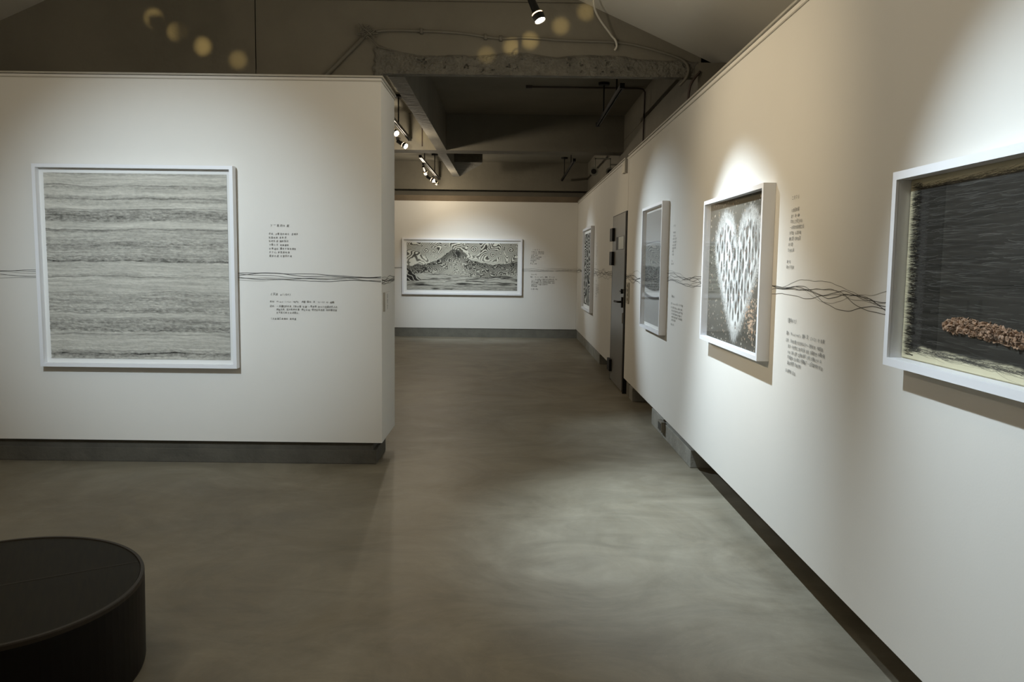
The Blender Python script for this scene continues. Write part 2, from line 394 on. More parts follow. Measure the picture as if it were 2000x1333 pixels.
def art_layers(nx=420, nz=620):
    U, V = uv(nx, nz); w = 1.35
    warp = 0.020 * (fbm(U * 3, V * 4, 3, 3) - .5) + 0.010 * (fbm(U * 16, V * 30, 4, 3) - .5)
    v2 = V + warp
    T = 1 - v2
    kp = [0, .03, .05, .075, .09, .105, .12, .17, .185, .20, .235, .25, .262, .285, .30, .33, .38, .42, .445, .465, .475, .49, .53, .548, .56, .62, .645, .68, .72, .738, .75, .77, .785, .82, .845, .856, .88, .94, .965, .985, 1]
    kv = [.5, .2, .35, .7, .2, .3, .62, .4, .3, .7, .85, .7, .15, .2, .6, .5, .75, .55, .7, .95, .3, .4, .3, .55, .1, .2, .6, .65, .65, .85, .3, .25, .7, .7, .9, .25, .2, .4, .75, .8, .4]
    band = .26 + .46 * np.interp(T, kp, kv) + .10 * (fbm(v2 * 60, v2 * 0 + 1.3, 22, 2) - .5)
    streak = fbm(U * 5, v2 * 130, 23, 3)
    rough = fbm(U * 55, v2 * 120, 24, 3, .65)
    dark = ss(.38, .72, band)
    lum = .50 - .20 * dark - .26 * (streak - .5) - (.14 + .28 * dark) * (rough - .45) - .10 * (.5 - np.abs(((v2 * 85 + 1.2 * fbm(U * 12, V * 30, 27, 2)) % 1) - .5))
    for p in (.935, .865, .81, .70, .53, .447, .25, .135, .03):
        d = np.abs(v2 + .012 * (fbm(U * 9, V * 2 + p * 40, 31, 2) - .5) - p)
        lum -= .17 * np.exp(-(d / .0035) ** 2) * (.4 + fbm(U * 14, V * 3, 33, 2))
        lum += .05 * np.exp(-((v2 - p - .02) / .012) ** 2)
    rgb = mixc((.0, .0, .0), (1.0, .975, .87), lum) * 1.02
    return rgb, (rough - .5) * .007 * (.4 + dark)

RX = lambda x: (x - 95) / 1785.
RY = lambda y: 1 - (y - 130) / 785.
def art_mountain(nx=760, nz=340):
    U, V = uv(nx, nz); A = 1785 / 785.
    X = U * A
    rpx = [95, 180, 290, 340, 480, 560, 640, 690, 760, 800, 840, 900, 960, 1010, 1050, 1080, 1130, 1210, 1290, 1370, 1440, 1500, 1540, 1700, 1780, 1880]
    rpy = [505, 522, 485, 500, 460, 425, 390, 340, 290, 252, 237, 240, 265, 305, 345, 385, 415, 425, 455, 465, 480, 490, 470, 465, 452, 425]
    ridge = np.interp(U, [RX(p) for p in rpx], [RY(p) for p in rpy]) + .02 * (fbm(X * 22, X * 0, 7, 3) - .5)
    # sky: contour lines with spirals
    wx = fbm(X * 2.2, V * 2.6, 8, 2) - .5; wy = fbm(X * 2.2 + 7, V * 2.6, 18, 2) - .5
    base = 19 * vnoise(X * 1.9 + 1.5 * wx, V * 2.7 + 1.5 * wy, 41) + 5 * vnoise(X * 5 + 2 * wy, V * 6 + 2 * wx, 43) + V * 4 + .5 * fbm(X * 26, V * 26, 44, 2)
    for cx, cy, k, R, sgn in ((400, 260, 20, .15, 1), (525, 285, 22, .12, -1), (1180, 230, 20, .17, 1), (1480, 325, 23, .13, 1), (1600, 300, 23, .10, -1), (1770, 240, 20, .16, -1), (720, 175, 20, .10, 1), (1010, 150, 20, .09, -1)):
        dx = X - RX(cx) * A; dy = V - RY(cy); r = np.hypot(dx, dy); wgt = np.exp(-(r / (R * .72)) ** 8)
        base = base * (1 - wgt) + ((r + .05 * (fbm(X * 7, V * 7, 45, 2) - .5)) * k * 1.25 + sgn * np.arctan2(dy, dx) / (2 * PI)) * wgt
    fr = np.abs(base - np.round(base)) * 2
    dens = np.clip(ss(.55, 1.0, V + .55 * np.abs(U - .46)) + .5 * (fbm(X * 3, V * 3, 9, 2) - .5), 0, 1)
    th = .20 + .30 * dens
    sky_ink = (1 - ss(th - .14, th + .18, fr)) * (.60 + .40 * dens)
    col = mixc((.60, .585, .50), (.060, .056, .046), sky_ink)
    # mountain
    d = ridge - V
    warp = fbm(X * 5, V * 9, 51, 3)
    phi = d * 17 + warp * 13 + 2.4 * np.sin(X * 6) + .6 * fbm(X * 24, V * 24, 55, 2)
    fr = np.abs(phi - np.round(phi)) * 2
    tone = np.clip(1.05 - d * 1.9 + .5 * (fbm(X * 4, V * 6, 53, 3) - .5), .12, 1)
    th = .18 + .62 * tone
    ink = (1 - ss(th - .16, th + .16, fr)) * (.62 + .38 * tone)
    mcol = mixc((.47, .455, .385), (.030, .029, .025), ink)
    pk = np.exp(-(((U - RX(905)) / .035) ** 2 + ((V - RY(315)) / .085) ** 2) ** 2)
    pf = np.abs(np.sin((X * 19 + V * 7 + 3.5 * warp) * 2.0))
    mcol = mcol * (1 - pk[..., None]) + mixc((.45, .44, .38), (.035, .034, .030), ss(.10, .26, pf)) * pk[..., None]
    m = ss(-.004, .004, d)
    col = col * (1 - m[..., None]) + mcol * m[..., None]
    # pale lake plain with dark shore lines
    plain = .30 + .05 * np.sin(U * 5.2 + .4) + .07 * np.exp(-((U - .9) / .2) ** 2) + .03 * (fbm(X * 6, X * 0, 61, 3) - .5)
    d2 = plain - V
    st = fbm(X * 3.5, V * 34 + 1.8 * fbm(X * 3, V * 4, 63, 2), 64, 3)
    l2 = .50 - .62 * np.clip(st - .50, 0, 1) * 2 - .16 * fbm(X * 24, V * 80, 65, 2) - .10 * ss(.17, .0, V)
    for (u0, v0, u1, v1, wd) in ((.53, .20, 1.0, .14, .010), (.45, .14, 1.0, .125, .006), (.60, .27, .85, .285, .010), (0, .20, .40, .25, .005), (.35, .175, .55, .235, .006), (.70, .20, 1.0, .30, .006), (0, .10, 1, .06, .004)):
        vv = v0 + (v1 - v0) * (U - u0) / (u1 - u0) + .02 * (fbm(X * 10, X * 0 + v0 * 9, 67, 2) - .5)
        g = np.exp(-((V - vv) / wd) ** 2) * ((U > u0) & (U < u1))
        l2 = l2 - .34 * g * (.4 + fbm(X * 12, V * 20, 68, 2))
    pcol = mixc((0.0, 0, 0), (1.02, .99, .86), np.clip(l2, .04, 1))
    m2 = ss(-.006, .010, d2)
    col = col * (1 - m2[..., None]) + pcol * m2[..., None]
    # bottom left diagonal rocks
    rk = ss(0, .01, (.475 - V) - (U / .12) * .24) * (V > .19) * (U < .13)
    fr = np.abs(np.sin((X * 30 + V * 28 + 4 * warp)))
    col = col * (1 - rk[..., None]) + mixc((.42, .41, .35), (.03, .028, .025), ss(.25, .5, fr)) * rk[..., None]
    return col

def art_veins(nx=200, nz=420):
    U, V = uv(nx, nz)
    ph = V * 19 + 4.0 * fbm(U * 2.3, V * 5, 71, 3) + 1.2 * np.sin(U * 11 + V * 5) + ss(.5, 0, V) * U * 14
    fr = np.abs(ph - np.round(ph)) * 2
    return mixc((.62, .61, .56), (.022, .021, .018), ss(.22, .42, fr + .18 * (fbm(U * 20, V * 40, 72, 2) - .5)))

def art_moon(nx=320, nz=520):
    U, V = uv(nx, nz); T = 1 - V
    arc = -.020 * (1 - ((U - .5) * 2) ** 2)
    t = T - arc * 0
    l = .27 + .05 * V
    l = l + 0 * U
    bt = T + .016 * (1 - ((U - .5) * 2) ** 2)          # arched upwards
    bb = T - .030 * (1 - ((U - .5) * 2) ** 2)          # sagging
    l = np.where((bt > .285), .42, l)
    l = l - .30 * np.exp(-((bt - .283) / .0035) ** 2)
    wav = fbm(U * 4, T * 10 + 2 * fbm(U * 3, T * 5, 81, 3), 82, 4)
    inside = ss(.298, .304, bt) * (1 - ss(.665, .675, bb))
    tex = .225 - .10 * (fbm(U * 30, T * 60, 83, 3) - .5)
    low = ss(.47, .50, T + .05 * (wav - .5))
    ln = np.abs(((wav * 12) % 1) - .5) * 2
    tex = tex - low * (.07 + .11 * (1 - ss(.15, .5, ln)) + .08 * (wav - .5))
    l = l * (1 - inside) + tex * inside
    l = l - .09 * np.exp(-((T - .615 - .02 * (wav - .5)) / .006) ** 2) * inside
    wh = ss(.672, .680, bb) * (1 - ss(.715, .735, bb)); l = l * (1 - wh) + .60 * wh
    dk = ss(.718, .73, bb) * (1 - ss(.745, .765, bb)); l = l * (1 - dk) + .06 * dk
    low2 = ss(.75, .765, bb); l = l * (1 - low2) + (.24 + .05 * (V / .25) + .10 * ss(.93, .98, T) * (fbm(U * 40, V * 60, 85, 2) - .3)) * low2
    return mixc((0, 0, 0), (.96, .97, .95), l)

def heart_in(u, v):
    x = (u - .53) / .40; y = (v - .47) / .43
    x = np.clip(x, -1.6, 1.6)
    top = .62 * np.sqrt(np.clip(1 - (np.abs(x) * 2 - 1) ** 2, 0, 1)) + .38
    bot = -1 + 1.36 * np.abs(x) ** 1.25
    return np.minimum(top - y, y - bot) * (np.abs(x) < 1.0) - 2 * (np.abs(x) >= 1.0)

def art_heart(nx=620, nz=560):
    U, V = uv(nx, nz)
    bg = mixc((.085, .078, .062), (.125, .118, .098), fbm(U * 2, V * 2, 91, 3))
    bg = bg * (0.75 + .35 * ss(0, .4, V))[..., None]
    img = bg.copy()
    h = heart_in(U + .012 * (fbm(U * 30, V * 8, 92, 3) - .5), V + .03 * (fbm(U * 26, V * 10, 93, 3) - .5))
    m = ss(.0, .14, h)
    fib = fbm(U * 60, V * 10, 94, 3, .6)
    white = mixc((.24, .245, .235), (.66, .68, .665), ss(.35, .62, fib))
    n = 21.0
    cu = U * n + .18 * (fbm(U * 4, V * 5, 95, 2) - .5); k = np.floor(cu); fu = cu - k - .5
    off = (k * .5) % 1 + .22 * vnoise(k * 3.1, k * 0 + 1.5, 96)
    cv = V * 7.2 + off + .25 * (fbm(U * 5, V * 2, 97, 2) - .5); fv = cv - np.floor(cv) - .5
    wd = .36 + .20 * (vnoise(k * 7.3, np.floor(cv) * 3.7, 98) - .5)
    slot = 1 - ss(.7, 1.1, np.sqrt((fu / wd) ** 2 + (fv / .40) ** 2) + .35 * (fib - .5))
    slot *= ss(.10, .22, h)
    slotc = mixc((.035, .034, .030), (.11, .095, .075), fbm(U * 30, V * 30, 99, 2))
    hc = white * (1 - slot[..., None]) + slotc * slot[..., None]
    img = img * (1 - m[..., None]) + hc * m[..., None]
    def edge(rng):
        for _ in range(40):
            u = rng.uniform(.05, .98); v = rng.uniform(.03, .97); hh = float(heart_in(np.array(u), np.array(v)))
            if -.03 < hh < .16: break
        a = math.atan2(v - .5, (u - .53)) + rng.normal(0, .7); L = rng.uniform(.02, .06)
        g = rng.uniform(.30, .68)
        return u, v, u + L * math.cos(a), v + L * math.sin(a), (g, g, g * .96), rng.uniform(.35, .9)
    strokes(img, 4200, edge, 5)
    def fibre(rng):
        for _ in range(40):
            u = rng.uniform(.1, .95); v = rng.uniform(.1, .95)
            if float(heart_in(np.array(u), np.array(v))) > .08: break
        L = rng.uniform(.03, .10); g = rng.uniform(.45, .80)
        return u, v, u + rng.normal(0, .008), v - L, (g, g, g * .97), rng.uniform(.25, .8)
    strokes(img, 1500, fibre, 6)
    rng = np.random.RandomState(8)
    def dots(N, fn, c0, c1, r0, r1):
        for _ in range(N):
            u, v = fn(); r = rng.uniform(r0, r1); i = int(u * nx); j = int(v * nz); R = int(r * nx) + 1
            c = np.array(c0) + (np.array(c1) - np.array(c0)) * rng.rand()
            if 2 < i < nx - 3 and 2 < j < nz - 3: img[max(0, j - R):j + R, max(0, i - R // 2):i + R // 2 + 1] = c
    def free():
        while True:
            u, v = rng.rand(), rng.rand()
            if float(heart_in(np.array(u), np.array(v))) < -.02: return u, v
    dots(230, free, (.62, .58, .50), (.34, .23, .15), .002, .006)
    dots(190, lambda: (.80 + rng.normal(0, .055), .20 + rng.normal(0, .07)), (.50, .30, .18), (.62, .50, .38), .002, .006)
    def ins():
        while True:
            u, v = rng.rand(), rng.rand()
            if float(heart_in(np.array(u), np.array(v))) > .12: return u, v
    dots(110, ins, (.24, .12, .07), (.06, .045, .04), .003, .007)
    return img

def art_hair(nx=820, nz=560):
    U, V = uv(nx, nz)
    img = mixc((.60, .56, .40), (.55, .51, .36), fbm(U * 3, V * 3, 101, 2))
    e = .030 + .018 * fbm(U * 0, V * 90, 102, 2) ; b = .050 + .02 * fbm(U * 30, V * 0, 103, 3); tpp = .950 + .012 * fbm(U * 30, V * 0 + 3, 104, 3)
    m = ss(0, .012, U - e) * ss(0, .02, V - b) * ss(0, .012, tpp - V) * ss(0, .012, (1 - .03) - U)
    base = mixc((.012, .0112, .009), (.030, .028, .023), fbm(U * 6, V * 70, 105, 2))
    img = img * (1 - m[..., None]) + base * m[..., None]
    def fr(rng):
        v = rng.uniform(.045, .955); u = rng.uniform(.012, .045); c = rng.uniform(.02, .06)
        return u + .05, v, u - .004, v + rng.normal(0, .012), (c, c * .95, c * .85), rng.uniform(.7, 1)
    strokes(img, 1900, fr, 11)
    def bt(rng):
        u = rng.uniform(.03, .97); v = rng.choice([.055, .952]) + rng.normal(0, .008); c = rng.uniform(.02, .06)
        return u, v, u + rng.uniform(.05, .12), v + rng.normal(0, .012), (c, c * .95, c * .85), .8
    strokes(img, 900, bt, 12)
    def lt(rng):
        v = rng.uniform(.06, .94); u = rng.uniform(.03, .95); c = rng.uniform(.05, .16)
        return u, v, u + rng.uniform(.02, .10), v + rng.normal(0, .004), (c, c * .97, c * .88), rng.uniform(.25, .7)
    strokes(img, 1500, lt, 13)
    return img

def picture(name, label, loc, rz, w, h, depth, fw, art, mount=0.012, mount_m='mount', glass=True, tilt=0.0, margin=0.03, relief=None, setback=None, agroup=None):
    """box frame: local -Y faces the room, back at local y=0"""
    t = thing(name, loc, label, 'framed artwork', 'framed pictures on the gallery walls'); t.rotation_euler = (tilt, 0, rz)
    bm = bm_new()
    W, H = w / 2, h / 2
    box(bm, -W, -W + fw, -depth, 0, -H, H); box(bm, W - fw, W, -depth, 0, -H, H)
    box(bm, -W + fw, W - fw, -depth, 0, H - fw, H); box(bm, -W + fw, W - fw, -depth, 0, -H, -H + fw)
    obj('frame', bm, M['frame'], t)
    sb = setback or (depth - 0.018)
    obj('mount_board', bx(-W + fw, W - fw, -depth + sb, -0.001, -H + fw, H - fw), M[mount_m], t)
    rgb = art() ; rel = None
    if isinstance(rgb, tuple): rgb, rel = rgb
    nz, nx, _ = rgb.shape
    a = color_grid('artwork', w - 2 * fw - 2 * margin, h - 2 * fw - 2 * margin, nx, nz, rgb, rel, t)
    a.location = (0, -depth + sb - 0.0035, 0)
    if glass:
        obj('glass_pane', bx(-W + fw, W - fw, -depth + 0.008, -depth + 0.010, -H + fw, H - fw), M['glass'], t)
    return t

PC = (-2.62, YP - 0.016, 1.410)
picture('framed_picture', 'large square white frame with grey layered ripple lines on the left partition', (-2.622, YP - 0.012, 1.409), 0, 1.385, 1.412, 0.065, 0.024, art_layers, margin=0.032, glass=False, tilt=0.008, relief=True)
picture('framed_picture', 'wide white frame with black line drawing of a mountain on the far wall', (-0.960, YF - 0.002, 1.390), 0, 2.355, 1.105, 0.06, 0.035, art_mountain, margin=0.055)
RR = -PI / 2      # local -Y -> world -X
picture('framed_picture', 'white frame with black and white vein pattern, beyond the grey door', (PX - 0.001, 13.66, 1.385), RR, 1.50, 1.37, 0.055, 0.035, art_veins, margin=0.055, glass=False)
picture('framed_picture', 'white frame with grey moonlit sea bands between the grey door and the heart picture', (PX - 0.001, 7.35, 1.442), RR, 1.04, 1.116, 0.057, 0.024, art_moon, margin=0.03)
picture('framed_picture', 'white box frame with white fibre heart on dark ground', (PX - 0.001, 4.705, 1.438), RR, 1.25, 0.885, 0.062, 0.024, art_heart, margin=0.0, setback=0.045)
p5 = picture('framed_picture', 'nearest white box frame with dark horizontal hair and brown husks at the right edge', (PX - 0.001, 2.00, 1.465), RR, 1.36, 0.623, 0.07, 0.026, art_hair, mount_m='beige', margin=0.004, setback=0.05)
# the heap of husks glued to the dark picture
bm = bm_new(); rnd = random.Random(12)
for k in range(1700):
    u = rnd.random(); lx = -0.385 + 0.70 * u
    cz = -0.160 + 0.005 * math.sin(u * 9) - 0.012 * u
    hw = 0.023 * min(1, (u * 16 + .12)) ** .5
    a = rnd.random() * 2 * PI; r = math.sqrt(rnd.random()) * hw
    p = Vector((lx + rnd.gauss(0, .006), -0.022 - 0.016 * (1 - (r / hw) ** 2) * rnd.random() - 0.002, cz + r * math.sin(a)))
    s = 0.0032 + rnd.random() * 0.0035
    mt = Matrix.Translation(p) @ Matrix.Rotation(rnd.random() * 6, 4, (rnd.random(), rnd.random(), rnd.random() + .1)) @ Matrix.Diagonal((s * 1.5, s, s * 0.35, 1))
    bmesh.ops.create_icosphere(bm, subdivisions=1, radius=1, matrix=mt)
hk = obj('seed_husks', bm, M['chip'], p5); hk['kind'] = 'stuff'; hk['label'] = 'brown seed husks heaped in a band'
# fringe of hair at its far edge
bm = bm_new()
for k in range(420):
    z = rnd.uniform(-0.272, 0.272); x0 = -0.652 + rnd.uniform(0.004, 0.02); L = rnd.uniform(0.03, 0.07); w = 0.0007
    dz = rnd.gauss(0, .006); y = -0.0225 - rnd.random() * 0.006
    v = [bm.verts.new(q) for q in ((x0, y - .003, z + dz), (x0 + L, y, z - w), (x0 + L, y, z + w))]
    bm.faces.new(v)
hf = obj('hair_fringe', bm, M['black'], p5, recalc=False); hf['kind'] = 'stuff'

# ------------------------------------------------------------------ pencil lines round the walls
def ribbon_lines(pts_fn, s0, s1, n_lines, zc, amp, seed, width=0.003, spread=None):
    rnd = random.Random(seed); bms = [bm_new(), bm_new()]
    for k in range(n_lines):
        bm = bms[0 if k < n_lines * 0.65 else 1]
        ph = [rnd.random() * 2 * PI for _ in range(5)]; fq = [rnd.uniform(1.5, 3.2), rnd.uniform(4, 7), rnd.uniform(9, 14), rnd.uniform(18, 26), rnd.uniform(40, 60)]
        am = [1, .55, .25, .10, .03]; o = rnd.uniform(-.5, .5); w = width * rnd.uniform(.55, 1.1)
        N = max(30, int(abs(s1 - s0) * 90)); prev = None
        for i in range(N + 1):
            s = s0 + (s1 - s0) * i / N
            a = amp * (spread(s) if spread else 1)
            z = zc + a * (o + .55 * sum(m_ * math.sin(f_ * s + p_) for m_, f_, p_ in zip(am, fq, ph)))
            p = pts_fn(s); va = bm.verts.new((p[0], p[1], z - w / 2)); vb = bm.verts.new((p[0], p[1], z + w / 2))
            if prev: bm.faces.new((prev[0], va, vb, prev[1]))
            prev = (va, vb)
    return bms

def line_drawing(label, fn, s0, s1, n, zc, amp, seed, width=0.003, spread=None):
    a, b = ribbon_lines(fn, s0, s1, n, zc, amp, seed, width, spread)
    p0 = fn(min(s0, s1)); t = thing('line_drawing', (p0[0], p0[1], zc), label, 'line drawing', 'pencil lines running round the gallery walls')
    for bm, m, nm in ((a, M['ink'], 'dark_line'), (b, M['ink2'], 'faint_line')):
        bmesh.ops.translate(bm, verts=bm.verts[:], vec=(-p0[0], -p0[1], -zc))
        o = obj(nm, bm, m, t, recalc=False)
W1 = lambda s: (s, YP - 0.0012)
W2 = lambda s: (s, YF - 0.0012)
W3 = lambda s: (PX - 0.0012, s)
line_drawing('thin wavy pencil lines on the partition left of the square picture', W1, -5.0, -3.36, 6, 1.345, .030, 1, .0035)
line_drawing('wavy pencil lines on the partition from the square picture to its corner', W1, -1.93, -0.918, 6, 1.345, .030, 22, .0045)
line_drawing('tangled pencil lines on the narrow end face of the partition', lambda s: (-0.9138, s), YP + .003, 6.46, 7, 1.335, .036, 3, .0040)
line_drawing('faint pencil line on the far wall left of the mountain picture', W2, -3.6, -2.14, 5, 1.345, .020, 4, .0035)
line_drawing('pencil lines on the far wall right of the mountain picture', W2, 0.22, 1.297, 6, 1.338, .034, 5, .0038)
line_drawing('short pencil lines between the far corner and the vein picture', W3, 14.42, 16.19, 6, 1.35, .045, 6, .0060)
line_drawing('pencil lines from the vein picture to the grey door', W3, 10.52, 12.90, 7, 1.345, .055, 7, .0055)
line_drawing('pencil lines from the grey door to the moonlit sea picture', W3, 7.88, 9.24, 7, 1.345, .050, 8, .0045)
line_drawing('pencil lines between the moonlit sea picture and the heart picture', W3, 5.34, 6.82, 8, 1.37, .045, 9, .0030)
line_drawing('fanning pencil lines between the heart picture and the dark hair picture', W3, 2.695, 4.075, 8, 1.356, .064, 37, .0026,
             spread=lambda s: .28 + .72 * min(1, abs(s - 3.92) / .5))

# ------------------------------------------------------------------ hand lettering on the walls
_gc = {}
def glyph(ch):
    if ch in _gc: return _gc[ch]
    cu = bpy.data.curves.new('g', 'FONT'); cu.body = ch; cu.size = 1.0; cu.resolution_u = 2; cu.offset = -0.001
    o = bpy.data.objects.new('g', cu); C.objects.link(o)
    dg = bpy.context.evaluated_depsgraph_get(); me = o.evaluated_get(dg).to_mesh()
    V = [v.co.copy() for v in me.vertices]; F = [tuple(p.vertices) for p in me.polygons]
    o.evaluated_get(dg).to_mesh_clear(); C.objects.unlink(o); bpy.data.objects.remove(o); bpy.data.curves.remove(cu)
    _gc[ch] = (V, F); return _gc[ch]

def lettering(label, origin, face, lines, seed=1, m='ink'):
    """lines: (text, dx, dz, char size, advance); face 'front' (facing -Y) or 'side' (right wall, facing -X) or 'end' (facing +X)"""
    rnd = random.Random(seed); t = thing('wall_lettering', origin, label, 'wall text', 'handwritten texts on the gallery walls')
    for text, dx, dz, size, adv in lines:
        x = dx; drift = 0; bm = bm_new()
        for ch in text:
            if ch == ' ': x += adv * .55; continue
            V, F = glyph(ch)
            if V:
                s = size * rnd.uniform(.84, 1.10); sq = rnd.uniform(.80, 1.0); rot = rnd.gauss(0, .07); sh = rnd.gauss(.05, .07); jz = rnd.gauss(0, size * .05)
                vs = []
                for v in V:
                    a, b = v.x * s * sq, v.y * s; a += b * sh
                    a, b = a * math.cos(rot) - b * math.sin(rot), a * math.sin(rot) + b * math.cos(rot)
                    u, z = x + a, dz + b + jz + drift
                    p = {'front': (u, 0, z), 'side': (0, -u, z), 'end': (0, u, z)}[face]
                    vs.append(bm.verts.new(p))
                for f in F:
                    try: bm.faces.new([vs[i] for i in f])
                    except ValueError: pass
            x += adv * (.62 if ord(ch) < 256 else 1) * rnd.uniform(.92, 1.06)
        obj('text_line', bm, M[m], t, recalc=False)
    return t

poem1 = [('下', 0.010, .052, .019, .019), ('一頁的水脈', .034, .052, .019, .023)]
ls = .0257
P1 = ['亦從,亦要為你時光·去尋夢', '對是執問,遠景求,', '我們生命 綿長如河', '下面之文 並無盡頭', '如果這段,要用手譜寫故鄉', '多少心,要找尋地貌', '還是在此 在皇后大城']
poem1 += [(s, 0, -.006 - k * ls, .0165, .0170) for k, s in enumerate(P1)]
lettering('short handwritten poem on the partition above the pencil lines', (-1.709, YP - .0025, 1.655), 'front', poem1, 3)
cap1 = [('《天窯 #1106》', 0, 0, .0205, .021),
        ('媒材: Mixed linen HDPE, 木板·顏料·漆, 57×57 吋·絹繩', 0, -.050, .0165, .0160),
        ('記述: 一天看日升月落,只為找著·空靈·一番景致·那山川在遠處的人生,', 0, -.083, .0165, .0152),
        ('與鴉天鳥,在大地等待著·停止飛翔·他們因為老鷹·飛翔著在其', .045, -.106, .0165, .0160),
        ('天天隨心萬行追趕群山。', .045, -.128, .0165, .0160),
        ('《天邊與之間無垠·吳翔書', 0, -.172, .0165, .0165)]
lettering('longer handwritten caption on the partition below the pencil lines', (-1.709, YP - .0025, 1.222), 'front', cap1, 4)

def right_block(lbl_a, lbl_b, y0, seed, k=1.0, bold=1.0):
    t = [('二月之心', 0, .045 * k, .020 * k, .026 * k)]
    for i, s in enumerate(['你像石頭般', '是什 最小事', '因為三生石上的話', '一切隨他化為塵之后', '水的愛 化為淚痕', '看花間 化為晚霞', '總不願', '日夜流淌', '', '故 鄉', '縱使不再停']):
        if s: t.append((s, -.004 * i * k, -(.012 + i * .0262) * k, .0185 * k * bold, .0205 * k))
    lettering(lbl_a, (PX - .0025, y0, 1.735), 'side', t, seed)
    c = [('《靈犀#102》', 0, 0, .023 * k, .023 * k), ('媒材: Mixed media 顏料·漆, 57×120 吋·絹繩', 0, -.058 * k, .0195 * k, .0205 * k),
         ('記述: 天地初開,想念你的山川一一向我撲來,不再回頭,', 0, -.092 * k, .0190 * k, .0190 * k),
         ('就在一片荒野之上開滿花朵·我在,看著你們·向著太陽', .03 * k, -.118 * k, .0190 * k, .0190 * k),
         ('水中·我愛這片,當有晚風吹·涼爽,在靜謐之中·向', .03 * k, -.144 * k, .0190 * k, .0190 * k),
         ('呼喊愛情·此生緣起於那棵樹下·一日日等待與你相逢', .03 * k, -.170 * k, .0190 * k, .0190 * k),
         ('讓我們回到·故鄉的海', .03 * k, -.196 * k, .0190 * k, .0190 * k), ('《天邊無垠·吳翔', 0, -.235 * k, .0190 * k, .0190 * k)]
    lettering(lbl_b, (PX - .0025, y0, 1.213), 'side', c, seed + 1)
right_block('handwritten poem on the right wall above the fanning lines beside the heart picture', 'handwritten caption on the right wall below the fanning lines beside the heart picture', 3.835, 11)
right_block('handwritten poem on the right wall beside the moonlit sea picture, above the lines', 'handwritten caption on the right wall beside the moonlit sea picture, below the lines', 6.62, 21, .95)
right_block('small blurred poem on the right wall beside the vein picture, above the lines', 'small blurred caption on the right wall beside the vein picture, below the lines', 12.55, 31, 1.0)
farp = [('二月之心', .02, .04, .028, .040)] + [(s, -.003 * i, -.004 - .033 * i, .026, .030) for i, s in enumerate(['天地之大·風雲變化', '一日山中 亦是多年', '水流 花開', '我看青山多嫵媚', '料青山見我應', '如是觀之', '人 間', '雪山·白雲'])]
lettering('tiny handwritten poem on the far wall above the line, right of the mountain picture', (0.40, YF - .0025, 1.69), 'front', farp, 41)
farc = [('《山#18》', .0, .0, .028, .028), ('媒材: Mixed media 顏料, 57×120', 0, -.05, .028, .028)] + [(s, .02, -.095 - .034 * i, .028, .0285) for i, s in enumerate(['一一·在這座山上望著遠方白雲去來,不見', '高山上一片白雪,想起那日與你走過小', '在山中我聽見風吹過松林的聲音·就在', '此時此刻,你看遠方的天空', '回到故鄉'])] + [('《天邊·吳翔', 0, -.29, .028, .028)]
lettering('tiny handwritten caption on the far wall below the line, right of the mountain picture', (0.385, YF - .0025, 1.245), 'front', farc, 42)

t = thing('name_plate', (-0.915, 6.06, 1.18), 'small grey edged plate with three dark characters on the partition end face', 'name plate')
obj('plate', bx(0, .006, -.16, .16, -.065, .068), M['wall'], t)
obj('plate_edge', bx(.0, .014, -.18, -.16, -.068, .068), M['cap'], t)
for ch, z in (('展', .025), ('覽', -.015), ('室', -.055)):
    bm = bm_new(); V, F = glyph(ch); vs = [bm.verts.new((.0075, v.x * .036 - .03, v.y * .036 + z)) for v in V]
    for f in F: bm.faces.new([vs[i] for i in f])
    obj('character', bm, M['ink'], t, recalc=False)

# ------------------------------------------------------------------ bench
t = thing('bench', (-1.773, 2.763, 0), 'low dark oval bench with a pale seam across its top on the concrete floor', 'bench', rz=math.radians(-63.2))
def ell(a, b, n=96): return [(a * math.cos(2 * PI * k / n), b * math.sin(2 * PI * k / n)) for k in range(n)]
EA, EB, HB = 0.530, 0.466, 0.33
def wallring(bm, outer, zs, close_top=False):
    rings = [[bm.verts.new((x * s, y * s, z)) for x, y in outer] for z, s in zs]
    n = len(outer)
    for a, b in zip(rings, rings[1:]):
        for k in range(n): bm.faces.new((a[k], a[(k + 1) % n], b[(k + 1) % n], b[k]))
    return rings
bm = bm_new(); r = wallring(bm, ell(EA, EB), [(0.0, .985), (0.012, .992), (0.30, 1.0), (0.312, .999)]); bm.faces.new(r[0][::-1]); bm.faces.new(r[-1])
obj('side_panel', bm, M['bside'], t, sm=False)
bm = bm_new(); r = wallring(bm, ell(EA, EB), [(0.3125, .960), (0.3125, .999), (HB - .004, 1.0), (HB, .996), (HB, .972), (HB - .006, .968), (HB - .006, .96)]); obj('rim', bm, M['brim'], t)
bm = bm_new(); r = wallring(bm, ell(EA * .966, EB * .966), [(0.3135, 1), (HB - .003, 1)]); bm.faces.new(r[0][::-1]); bm.faces.new(r[1]); obj('top', bm, M['btop'], t)
bm = bm_new()
# seam runs roughly across the top (world direction 33 degrees)
a = math.radians(33.4 + 63.2); d = Vector((math.cos(a), math.sin(a), 0)); nrm = Vector((-d.y, d.x, 0))
wp = Matrix.Rotation(math.radians(63.2), 3, 'Z') @ Vector((-1.58 + 1.773, 2.892 - 2.763, 0))
def hit(sgn):
    k = 0
    while ((wp.x + sgn * d.x * k) / (EA * .96)) ** 2 + ((wp.y + sgn * d.y * k) / (EB * .96)) ** 2 < 1: k += .002
    return wp + sgn * d * k
p, q = hit(-1), hit(1)
vs = [bm.verts.new(v + Vector((0, 0, HB - .0022))) for v in (p - nrm * .005, q - nrm * .003, q + nrm * .003, p + nrm * .005)]
bm.faces.new(vs); obj('seam', bm, M['seam'], t)

